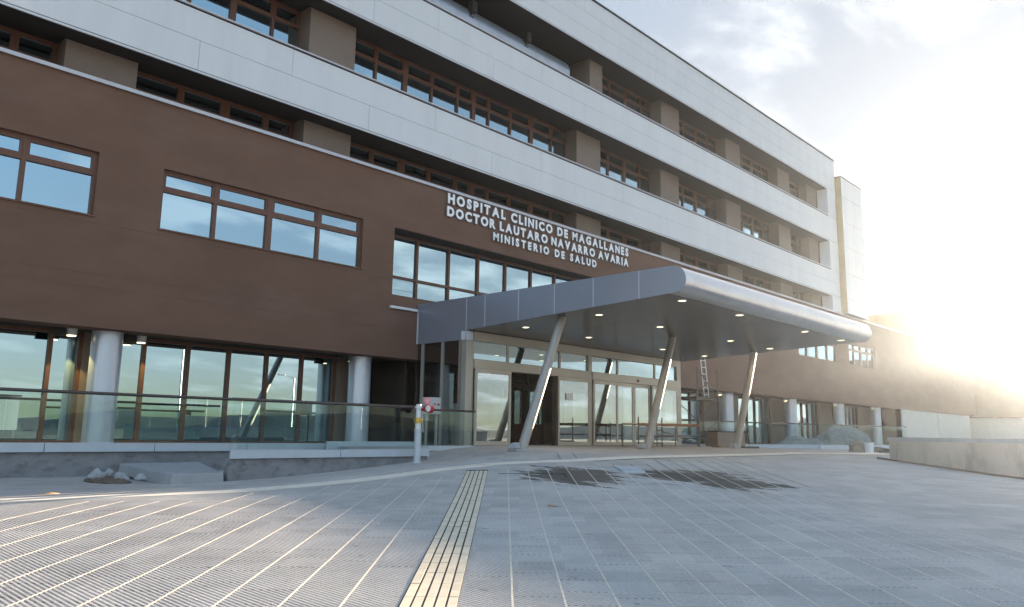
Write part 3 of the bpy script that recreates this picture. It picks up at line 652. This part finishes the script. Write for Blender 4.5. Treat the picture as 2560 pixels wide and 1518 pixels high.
def door(x0, x1, y, fw=.09, z1=1.97):
    mb = MB(); mb.box(x0, x0+fw, y, y+.05, -.40, z1); mb.box(x1-fw, x1, y, y+.05, -.40, z1); mb.box(x0+fw, x1-fw, y, y+.05, z1-.13, z1); mb.box(x0+fw, x1-fw, y, y+.05, -.40, -.27)
    d = mb.build('sliding_door', M['vest'], VE); g = MB(); g.box(x0+fw-.01, x1-fw+.01, y+.02, y+.03, -.28, z1-.12); sub(g, 'pane', M['glass_door'], d); return d
door(16.96, 18.58, 17.52); door(20.96, 22.78, 17.52); door(23.03, 24.55, 17.56); door(24.58, 25.72, 17.64); door(25.74, 26.88, 17.64); door(26.9, 28.86, 17.56)
mb = MB(); mb.box(20.86, 20.95, 17.5, 17.72, -.41, 1.975); mb.build('door_jamb', M['dark'], VE)
mb = MB(); mb.tube((25.9, 17.57, 2.1), (25.9, 17.53, 2.1), .05, n=12); mb.build('door_sensor', M['black'], VE)
# inner lobby screen and what stands in it
mb = MB()
for x in (17.2, 18.4, 19.6, 20.8, 22.0, 22.85, 23.75, 25.0, 26.6, 28.2): mb.box(x-.05, x+.05, 20.6, 20.7, -.41, 2.3)
mb.box(17.2, 28.2, 20.58, 20.72, 1.72, 1.88); mb.build('inner_screen', M['dark'], VE)
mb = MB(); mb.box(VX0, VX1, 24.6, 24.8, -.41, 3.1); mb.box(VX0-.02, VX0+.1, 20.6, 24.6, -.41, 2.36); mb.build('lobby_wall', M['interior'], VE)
mb = MB(); mb.box(VX0, VX1, 17.9, 24.6, 3.0, 3.1); k = 17.9
while k < 20.4: mb.box(VX0+.4, VX1-.35, k, k+.05, 2.88, 2.99, 1); k += .32
mb.build('lobby_ceiling', [M['interior'], M['vest']], VE)
for a, b in ((20.9, 21.9), (22.08, 22.5), (22.95, 23.65), (25.1, 26.5)):
    mb = MB(); mb.box(a, b, 20.64, 20.655, .35, 1.7); mb.build('inner_pane', M['glass_deep'], VE)
DK = empty('reception_desk', (24.3, 21.8, -.41), 'red brown reception desk seen through the open sliding door', 'desk')
mb = MB(); mb.box(21.6, 27.2, 21.5, 22.1, -.37, .42); mb.build('front_panel', M['desk'], DK, bevel=.01)
mb = MB(); mb.box(21.55, 27.25, 21.42, 22.2, .421, .46); mb.build('desk_top', M['dark'], DK)
o = MB(); o.box(21.40, 21.76, 17.512, 17.518, 1.17, 1.41); tag(o.build('paper_notice', M['paper']), 'small white sheet of paper taped inside the sliding door glass', 'notice')

# ------------------------------------------------------------------ soffit lamps
for i, (x, y, lab) in enumerate([(6.48, 21.0, 'round lamp under the brown wall, left of the nearest round column'), (8.23, 21.2, 'round lamp under the brown wall, right of the nearest round column'), (14.72, 20.95, 'round lamp throwing a yellow glow on the second round column'),
                                 (38.3, 20.75, 'round soffit lamp beside the first round column past the entrance'), (46.3, 20.7, 'round soffit lamp beside the second round column past the entrance'), (54.0, 20.7, 'round soffit lamp beside the third round column past the entrance'), (61.3, 20.7, 'round soffit lamp beside the farthest round column')]):
    L = empty('soffit_lamp', (x, y, 2.36), lab, 'lamp', 'lamps below the brown wall')
    mb = MB(); mb.tube((x, y, 2.36), (x, y, 2.19), .125, .12, n=20); mb.build('lamp_body', M['white'], L, smooth=True)
    mb = MB(); mb.tube((x, y, 2.188), (x, y, 2.17), .10, n=20); mb.build('lamp_face', M['lampglow'], L)
    if i < 3:
        mb = MB(); mb.box(x-.42, x-.14, y-.06, y+.06, 2.16, 2.34); mb.build('ballast_box', M['black'], L)
        pd = bpy.data.lights.new('lamp_light', 'SPOT'); pd.energy = 10; pd.color = (1, .78, .25); pd.spot_size = 1.6; pd.shadow_soft_size = .05
        po = bpy.data.objects.new('lamp_light', pd); COL.objects.link(po); po.location = (x, y, 2.15)
        po.parent = L; po.matrix_parent_inverse = Matrix.Translation(-Vector(L.location))

# ------------------------------------------------------------------ railings
def railing(pts, zr, zk, kh, label, glass_h=None, step=1.22, rr=.036, post=False):
    E = empty('glass_railing', (pts[0][0], pts[0][1], zk-kh), label, 'railing', 'glass railings along the front of the building')
    mbh = MB(); mbk = MB()
    for a, b in zip(pts[:-1], pts[1:]):
        A, B = Vector((a[0], a[1], 0)), Vector((b[0], b[1], 0)); L = (B-A).length; d = (B-A)/L; nn = Vector((d.y, -d.x, 0))
        if nn.y > 0: nn = -nn
        mbh.tube((a[0], a[1], zr), (b[0], b[1], zr), rr, n=14)
        n = max(1, round(L/step)); w = L/n
        for k in range(n):
            p, q = A+d*(k*w+.008), A+d*((k+1)*w-.008)
            g = MB(); g.beam((p.x, p.y, (zr+zk)/2), (q.x, q.y, (zr+zk)/2), .014, zr-zk-.04); g.build('glass_panel', M['glass_rail'], E)
        m = max(1, round(L/2.3)); w = L/m
        for k in range(m):
            p, q = A+d*(k*w+.008)+nn*.03, A+d*((k+1)*w-.008)+nn*.03
            mbk.beam((p.x, p.y, zk-kh/2), (q.x, q.y, zk-kh/2), .05, kh)
    mbh.build('handrail', M['handrail'], E, smooth=True); mbk.build('kick_board', M['kick'], E, bevel=.004)
    return E
railing([(-6, 18.6), (12.3, 18.6)], .715, -.362, .195, 'long glass railing in front of the ground floor windows, left of the leaning ramp rail', rr=.036)
railing([(7.93, 15.4), (13.3, 15.4)], .598, -.445, .172, 'nearer glass railing on top of the concrete ramp wall', rr=.034)
railing([(14.6, 17.4), (16.85, 17.4)], .625, -.405, .14, 'short glass railing stub meeting the lobby corner post', rr=.034)
railing([(29.9, 18.6), (36.4, 18.3)], .70, -.36, .19, 'glass railing behind the scaffold, right of the entrance')
railing([(36.4, 18.25), (41.2, 16.75)], .70, -.36, .19, 'angled glass railing just past the last leaning post')
railing([(41.2, 16.7), (50.8, 15.3)], .70, -.36, .22, 'farthest glass railing, in front of the gravel heap')

# concrete walls under the railings
def wall(name, x0, x1, y0, y1, z1, label, mat='concrete'):
    mb = MB(); n = max(2, int((x1-x0)/.7)); xs = [x0+(x1-x0)*k/n for k in range(n+1)]
    for a, b in zip(xs[:-1], xs[1:]):
        g = [gzf(a, y0)-.15, gzf(b, y0)-.15]
        mb.face([(a, y0, g[0]), (b, y0, g[1]), (b, y0, z1), (a, y0, z1)]); mb.face([(a, y0, z1), (b, y0, z1), (b, y1, z1), (a, y1, z1)]); mb.face([(b, y1, g[1]), (a, y1, g[0]), (a, y1, z1), (b, y1, z1)])
    for x, s in ((x0, 1), (x1, -1)):
        g = gzf(x, y0)-.15; mb.face([(x, y0, g), (x, y0, z1), (x, y1, z1), (x, y1, g)])
    return tag(mb.build(name, M[mat]), label, 'wall')
wall('plinth_wall', -7, 12.3, 18.64, 18.80, -.565, 'low stained concrete plinth below the long left railing')
wall('ramp_wall', 7.95, 13.28, 15.42, 15.62, -.62, 'nearer stained concrete ramp wall tapering to the right')
wall('plinth_wall', 29.3, 36.5, 18.5, 18.78, -.56, 'low concrete plinth below the railing right of the entrance')
# slab and rubble on the left
def lump(name, c, r, mat, label=None, cat=None, seed=0, flat=.6, sub_=2, group=None, kind=None, jit=.35):
    rnd = random.Random(seed); bm = bmesh.new(); bmesh.ops.create_icosphere(bm, subdivisions=sub_, radius=1)
    from mathutils import noise
    for v in bm.verts:
        k = 1+jit*noise.noise(v.co*1.3+Vector((seed*3.1, seed, 0)))+jit*.5*noise.noise(v.co*3.7+Vector((seed, 0, 7)))
        v.co = Vector((v.co.x*r[0]*k, v.co.y*r[1]*k, max(-.3, v.co.z)*r[2]*k))
    me = bpy.data.meshes.new(name); bm.to_mesh(me); bm.free(); me.materials.append(M[mat])
    o = bpy.data.objects.new(name, me); COL.objects.link(o); o.location = (c[0], c[1], gzf(c[0], c[1])+(c[2] if len(c) > 2 else 0)); o.rotation_euler = (0, 0, rnd.uniform(-.2, .2))
    return tag(o, label, cat, group, kind)
mb = MB(); T = [(6.70, 15.2, -.885), (7.84, 15.4, -.89), (8.75, 18.45, -.80), (6.95, 18.45, -.81)]; ctr = Vector((7.4, 16.8, -1.0))
Bt = [(x+(ctr.x-x)*-.03, y+(ctr.y-y)*-.02, z-.24) for x, y, z in T]
mb.hexa([Bt[0], Bt[1], Bt[2], Bt[3], T[0], T[1], T[2], T[3]]); tag(mb.build('concrete_slab', M['concrete_pale'], bevel=.02), 'broken grey concrete slab lying in front of the left plinth', 'slab')
lump('soil_heap', (6.15, 16.9, -.03), (.34, .95, .15), 'soil', 'dark soil spilled along the left edge of the concrete slab', 'soil heap', 3, sub_=4)
for k, (x, y, r, lab) in enumerate([(5.95, 16.9, .17, 'white rubble chunk at the far left of the soil heap'), (6.22, 16.4, .13, 'pale rubble chunk low on the soil heap beside the slab'), (6.3, 17.3, .15, 'whitish rubble chunk on top of the soil heap'), (6.42, 15.95, .11, 'small pale rubble chunk at the front of the soil heap')]):
    lump('rubble_stone', (x, y, .10), (r, r*.8, r*.8), 'concrete_pale', lab, 'stone', 11+k, jit=.6, group='rubble beside the slab')
lump('wood_splinter', (4.15, 13.7, .0), (.26, .05, .035), 'wood', 'orange splinter of wood lying beside the cream band', 'wood', 5, jit=.7)
mb = MB(); g = gzf(8.48, 7.2)+.019; mb.face([(8.42, 7.16, g), (8.5, 7.13, g+.012), (8.56, 7.2, g+.004), (8.5, 7.27, g+.02), (8.43, 7.25, g)]); mb.face([(8.5, 7.13, g+.012), (8.58, 7.1, g+.002), (8.56, 7.2, g+.004)]); tag(mb.build('dead_leaf', M['leaf']), 'single orange dead leaf on the grey paving right of the tactile strip', 'leaf')
# loose metal cover plate near the stains
mb = MB(); Q = [(13.85, 10.05), (14.15, 9.62), (13.38, 8.92), (13.15, 9.30)]
mb.hexa([(x, y, gzf(x, y)+.012) for x, y in Q]+[(x, y, gzf(x, y)+.05) for x, y in Q]); tag(mb.build('cover_plate', M['kick']), 'pale metal cover plate between the two dark soil stains', 'plate')

# ------------------------------------------------------------------ standpipe
SP = empty('standpipe', (12.58, 14.98, gzf(12.58, 14.98)), 'grey standpipe with brass collar, red valve and gauge in front of the ramp railing', 'standpipe')
px, py = 12.58, 14.98; g0 = gzf(px, py)
mb = MB(); mb.tube((px, py, g0-.05), (px, py, .02), .085, n=24); mb.tube((px, py, g0-.01), (px, py, g0+.03), .13, n=24); mb.tube((px, py, .02), (px, py, .05), .10, n=24); mb.build('pipe', M['pipe'], SP, smooth=True)
mb = MB(); mb.tube((px, py, .051), (px, py, .20), .072, n=20); mb.tube((px, py, .33), (px, py, .66), .062, n=20); mb.tube((px, py, .56), (px, py, .60), .095, n=20); mb.build('valve_body', M['white'], SP, smooth=True)
mb = MB(); mb.tube((px, py, .201), (px, py, .329), .10, .095, n=12); mb.tube((px, py, .24), (px, py, .29), .115, n=12); mb.build('brass_collar', M['brass'], SP, smooth=True)
mb = MB(); mb.tube((px+.07, py-.02, .55), (px+.36, py-.02, .55), .06, n=16); mb.tube((px+.30, py-.02, .55), (px+.40, py-.02, .55), .10, n=16); mb.build('red_outlet', M['red'], SP, smooth=True)
mb = MB(); mb.tube((px+.17, py-.10, .56), (px+.17, py-.15, .56), .095, n=20); gg = mb.build('gauge', M['red'], SP, smooth=True)
mb = MB(); mb.tube((px+.17, py-.151, .56), (px+.17, py-.158, .56), .078, n=20); sub(mb, 'dial', M['white'], gg)
mb = MB(); mb.box(px+.07, px+.29, py-.10, py-.09, .68, .83); tgp = mb.build('tag_plate', M['pink'], SP)
mb = MB()
for z, a, b in ((.785, .09, .27), (.745, .10, .26), (.705, .12, .24)): mb.box(px+a, px+b, py-.103, py-.101, z, z+.016)
sub(mb, 'tag_print', M['white'], tgp)
mb = MB(); mb.tube((px+.06, py-.06, .50), (px+.08, py-.1, -.02), .012, n=8); mb.build('chain', M['steel'], SP)

# control box and tub standing behind the rail
CB = empty('control_box', (15.6, 17.9, -.42), 'pale electrical control cabinet behind the standpipe', 'cabinet')
mb = MB(); mb.box(15.5, 15.98, 18.0, 18.3, .52, 1.02); mb.build('cabinet', M['pipe'], CB, bevel=.01); mb = MB(); mb.box(15.70, 15.75, 17.98, 17.997, .8, .84); mb.box(15.83, 15.92, 17.98, 17.997, .78, .84); mb.build('switch', M['red'], CB)
mb = MB(); mb.box(15.5, 15.56, 18.1, 18.16, -.43, .52); mb.box(15.9, 15.96, 18.1, 18.16, -.43, .52); mb.build('stand', M['steel'], CB)
mb = MB(); mb.tube((17.35, 18.75, -.4), (17.35, 18.75, .62), .16, .22, n=18); mb.tube((17.35, 18.75, .62), (17.35, 18.75, .85), .22, .20, n=18); mb.tube((17.35, 18.75, .85), (17.35, 18.75, .90), .24, n=18); tag(mb.build('white_bin', M['white'], smooth=True), 'white waisted bin inside the lobby side glass', 'bin')
# fallen frame behind the ramp railing
mb = MB(); mb.box(11.95, 15.1, 17.9, 18.0, -.52, -.30); tag(mb.build('steel_box', M['kick'], bevel=.02), 'low pale steel trough lying behind the ramp railing', 'trough')

# ------------------------------------------------------------------ scaffold, trestle, ladder
def tubes(name, segs, r, mat, par):
    mb = MB()
    for a, b in segs: mb.tube(a, b, r, n=8)
    return mb.build(name, M[mat], par, smooth=True)
g = -.43
SC = empty('scaffold_tower', (31.3, 18.0, g), 'tall thin scaffold tower leaning against the right end of the lobby', 'scaffold')
for x in (29.75, 31.55):
    for y in (17.2, 18.2): tubes('upright', [((x, y, g), (x, y, 2.95 if x > 30 else 1.9))], .028, 'scaf', SC)
tubes('ledgers', [((29.75, y, z), (31.55, y, z)) for y in (17.2, 18.2) for z in (-.1, .66, 1.55, 2.1)]+[((x, 17.2, z), (x, 18.2, z)) for x in (29.75, 31.55) for z in (-.1, .66, 1.55)], .022, 'scaf', SC)
tubes('braces', [((29.75, 17.2, -.1), (31.55, 17.2, .66)), ((29.75, 17.2, .66), (31.55, 17.2, 1.5)), ((29.75, 18.2, 1.5), (31.55, 18.2, .66)), ((29.8, 17.2, 2.9), (31.6, 17.2, 1.6))], .02, 'scaf', SC)
mb = MB(); mb.box(29.7, 31.6, 17.2, 18.2, 1.58, 1.66); mb.build('platform', M['dark'], SC)
TR = empty('trestle', (25, 15.6, g), 'low trestle of rusty orange tubes in front of the lobby doors', 'trestle')
for x in (22.85, 24.33, 26.92): tubes('leg', [((x, 15.5, g), (x, 15.5, .62 if x < 26 else .5))], .024, 'scaf', TR)
for x in (23.2, 25.4, 26.7): tubes('leg', [((x, 16.4, g), (x, 16.4, .42))], .022, 'scaf', TR)
tubes('top_rail', [((22.85, 15.5, .38), (26.95, 15.5, .42)), ((23.2, 16.4, .38), (26.7, 16.4, .40)), ((22.85, 15.5, .34), (26.95, 15.5, .36))], .030, 'rust', TR)
tubes('mid_rail', [((22.85, 15.5, -.02), (26.95, 15.5, .0)), ((22.85, 15.5, -.27), (24.4, 15.5, -.28)), ((24.3, 16.4, -.05), (26.7, 16.4, -.04))], .024, 'scaf', TR)
tubes('brace', [((24.4, 16.4, .38), (26.6, 15.6, -.2))], .018, 'scaf', TR)
LD = empty('ladder', (32.1, 17.9, g), 'pale aluminium ladder standing upright beside the scaffold tower', 'ladder')
for x in (31.72, 32.12): tubes('stile', [((x, 17.95, 1.66), (x+.05, 18.15, 3.7))], .022, 'white', LD)
tubes('rungs', [((31.73+k*.006, 17.97+k*.03, 1.85+k*.31), (32.13+k*.006, 17.97+k*.03, 1.85+k*.31)) for k in range(6)], .015, 'white', LD)
# offcuts at the foot of the last post
for k, (x, y, lx, ly, m, lab) in enumerate([(28.6, 14.3, 1.3, .16, 'dark', 'dark board lying at the foot of the right leaning post'), (28.0, 15.2, .7, .4, 'pier', 'brown offcut behind the right leaning post')]):
    mb = MB(); g1 = gzf(x, y); mb.box(x-lx/2, x+lx/2, y-ly/2, y+ly/2, g1-.005, g1+.07); tag(mb.build('timber_offcut', M[m]), lab, 'offcut')
CR = empty('pallet_box', (31.4, 16.2, g), 'grey brown crate right of the last leaning post', 'crate')
mb = MB(); mb.box(30.9, 33.4, 16.9, 17.5, -.45, .18); mb.build('side', M['pier'], CR, bevel=.01)
mb = MB(); mb.box(30.86, 33.44, 16.86, 17.54, .181, .22); mb.build('lid', M['soffit'], CR)
lump('plastic_sheet', (31.8, 19.6, .25), (1.3, .4, .3), 'pipe', 'crumpled translucent plastic sheet behind the right railing', 'sheet', 8, sub_=4, jit=.6)

# ------------------------------------------------------------------ right side
PLN = [(25.25, 7.9), (22.5, 4.2), (17.5, -2.5)]
mb = MB()
a, b, c = [Vector((p[0], p[1], 0)) for p in PLN]
def planter_part(p, q, z0, z1, t0, t1):
    d = (q-p).normalized(); nn = Vector((-d.y, d.x, 0)); nn = nn if nn.x > 0 else -nn
    k = 8
    for i in range(k):
        s, e = p.lerp(q, i/k), p.lerp(q, (i+1)/k); s0, s1 = s+nn*t0, s+nn*t1; e0, e1 = e+nn*t0, e+nn*t1
        zs, ze = (gzf(s.x, s.y)-.1, gzf(e.x, e.y)-.1) if z0 is None else (z0, z0)
        yield [(s0.x, s0.y, zs), (e0.x, e0.y, ze), (e1.x, e1.y, ze), (s1.x, s1.y, zs), (s0.x, s0.y, z1), (e0.x, e0.y, z1), (e1.x, e1.y, z1), (s1.x, s1.y, z1)]
PE = empty('planter', (23.8, 6, -.8), 'long pale concrete planter wall at the right edge of the plaza', 'planter')
for h in planter_part(a, c, None, -.06, 0, .35): mb.hexa(h)
d = (c-a).normalized(); nn = Vector((-d.y, d.x, 0)); nn = nn if nn.x > 0 else -nn
mb.hexa([(*(a+nn*.35).xy, -1), (*(a+nn*7).xy, -1), (*(a+nn*7-d*.35).xy, -1), (*(a+nn*0-d*.35).xy, -1), (*(a+nn*.35).xy, -.06), (*(a+nn*7).xy, -.06), (*(a+nn*7-d*.35).xy, -.06), (*(a-d*.35).xy, -.06)])
mb.build('planter_wall', M['planter'], PE)
mb = MB()
for h in planter_part(a-d*.38, c, -.059, .055, -.03, .45): mb.hexa(h)
e0 = a-d*.38; mb.hexa([(*(e0+nn*.45).xy, -.059), (*(e0+nn*7).xy, -.059), (*(e0+nn*7+d*.45).xy, -.059), (*(e0+nn*.45+d*.45).xy, -.059), (*(e0+nn*.45).xy, .055), (*(e0+nn*7).xy, .055), (*(e0+nn*7+d*.45).xy, .055), (*(e0+nn*.45+d*.45).xy, .055)])
mb.build('coping', M['concrete_pale'], PE)
mb = MB(); q = [a+nn*.3, a+nn*7, c+nn*7, c+nn*.3]; mb.face([(p.x, p.y, -.12) for p in q]); mb.build('planting_soil', M['soil'], PE)
mb = MB()
ribbon(mb, [(e0-nn*.08-d*.5).xy, (c-nn*.08).xy], [(e0-nn*.0-d*.5).xy, c.xy], .05, n=8, skirt=.06); tag(mb.build('planter_kerb', M['pier'], fix=False), 'thin brown kerb strip at the foot of the planter wall', 'kerb')
lump('gravel_heap', (47.8, 18.0, 0), (2.4, 1.2, 1.25), 'greydirt', 'tall grey gravel heap behind the farthest railing', 'gravel heap', 21, sub_=4, jit=.25)
lump('gravel_heap', (43.5, 18.6, 0), (3.0, 1.0, .65), 'greydirt', 'lower grey gravel heap behind the farthest railing, left of the tall one', 'gravel heap', 24, sub_=4, jit=.3)
lump('filled_sack', (39.3, 13.9, 0), (.8, .5, .5), 'sack', 'slumped brown sack behind the white bucket', 'sack', 31, sub_=4, jit=.25)
lump('soil_heap', (42.2, 13.9, 0), (1.3, .5, .22), 'soil', 'low scatter of soil right of the brown sack', 'soil heap', 33, sub_=4, jit=.5)
BK = empty('bucket', (38.75, 13.35, gzf(38.75, 13.35)), 'white plastic bucket in front of the brown sack', 'bucket'); bx, by, bz = BK.location
mb = MB(); mb.tube((bx, by, bz), (bx, by, bz+.46), .18, .225, n=20); mb.tube((bx, by, bz+.43), (bx, by, bz+.48), .235, n=20); mb.build('bucket_body', M['white'], BK, smooth=True)
mb = MB()
for k in range(8):
    t0, t1 = math.pi*k/8, math.pi*(k+1)/8; mb.tube((bx+.235*math.cos(t0), by-.02, bz+.45+.2*math.sin(t0)), (bx+.235*math.cos(t1), by-.02, bz+.45+.2*math.sin(t1)), .008, n=6)
mb.build('handle', M['steel'], BK)

# ------------------------------------------------------------------ what the glass mirrors: road, lamps, hills behind the camera
mb = MB(); mb.box(-120, 160, -62, -48, -2.21, -2.14); tag(mb.build('road', M['road']), kind='structure')
mb = MB(); rnd = random.Random(4); n = 90; i0 = len(mb.v)
for k in range(n+1):
    t = math.radians(-200+220*k/n); r = 320; h = 5+2.6*math.sin(k*.35)+1.6*math.sin(k*.83+1)+rnd.uniform(-.5, .5)
    mb.v += [(r*math.cos(t), r*math.sin(t), -3), (r*1.15*math.cos(t), r*1.15*math.sin(t), h)]
for k in range(n): q = 2*k; mb.f.append((q, q+2, q+3, q+1)); mb.m.append(0)
tag(mb.build('hills', M['hill'], fix=False), kind='structure')
def lamp_post(x, y, h, lab):
    E = empty('street_lamp', (x, y, -2.2), lab, 'street lamp', 'street lamps across the road')
    mb = MB(); mb.tube((x, y, -2.2), (x, y, h), .11, .07, n=10); mb.build('pole', M['steel'], E, smooth=True)
    mb = MB(); mb.tube((x, y, h), (x-1.3, y, h+.25), .045, n=8); mb.build('arm', M['steel'], E); mb = MB(); mb.box(x-2.0, x-1.2, y-.14, y+.14, h+.18, h+.34); mb.build('lamp_head', M['steel'], E, bevel=.03)
lamp_post(33, -31.8, 7.8, 'tall street lamp mirrored in the ground floor windows beside the nearest column')
lamp_post(47, -34, 5.4, 'shorter street lamp mirrored in the ground floor windows near the second column')
SCB = empty('site_cabin', (17, -33, -2.2), 'cream site cabin across the road, mirrored in the leftmost ground floor windows', 'cabin')
mb = MB(); mb.box(13, 20, -36, -33, -.4, 2.4); mb.build('cabin_wall', M['white_clad'], SCB); mb = MB(); mb.box(12.9, 20.1, -36.1, -32.9, 2.41, 2.55); mb.build('roof', M['dark'], SCB); mb = MB(); [mb.box(x, x+.2, -33.3, -33.1, -2.2, -.41) for x in (13.2, 16.5, 19.7)]; mb.build('leg', M['steel'], SCB)

# ------------------------------------------------------------------ haze volume added for sun glow, in place of a lens flare veil
mb = MB(); mb.box(-430, 490, -470, 450, -3.6, 20.5); hz = mb.build('haze', None)
hz.data.materials.clear(); m, t, o = new_mat('haze air'); pv = N(t, 'ShaderNodeVolumePrincipled', {'Color': (.80, .90, 1., 1), 'Density': .00036, 'Anisotropy': .90}); t.links.new(pv.outputs[0], o.inputs['Volume']); hz.data.materials.append(m)
tag(hz, 'thin haze added for the sun glow, in place of a lens flare veil', 'haze', kind='stuff')
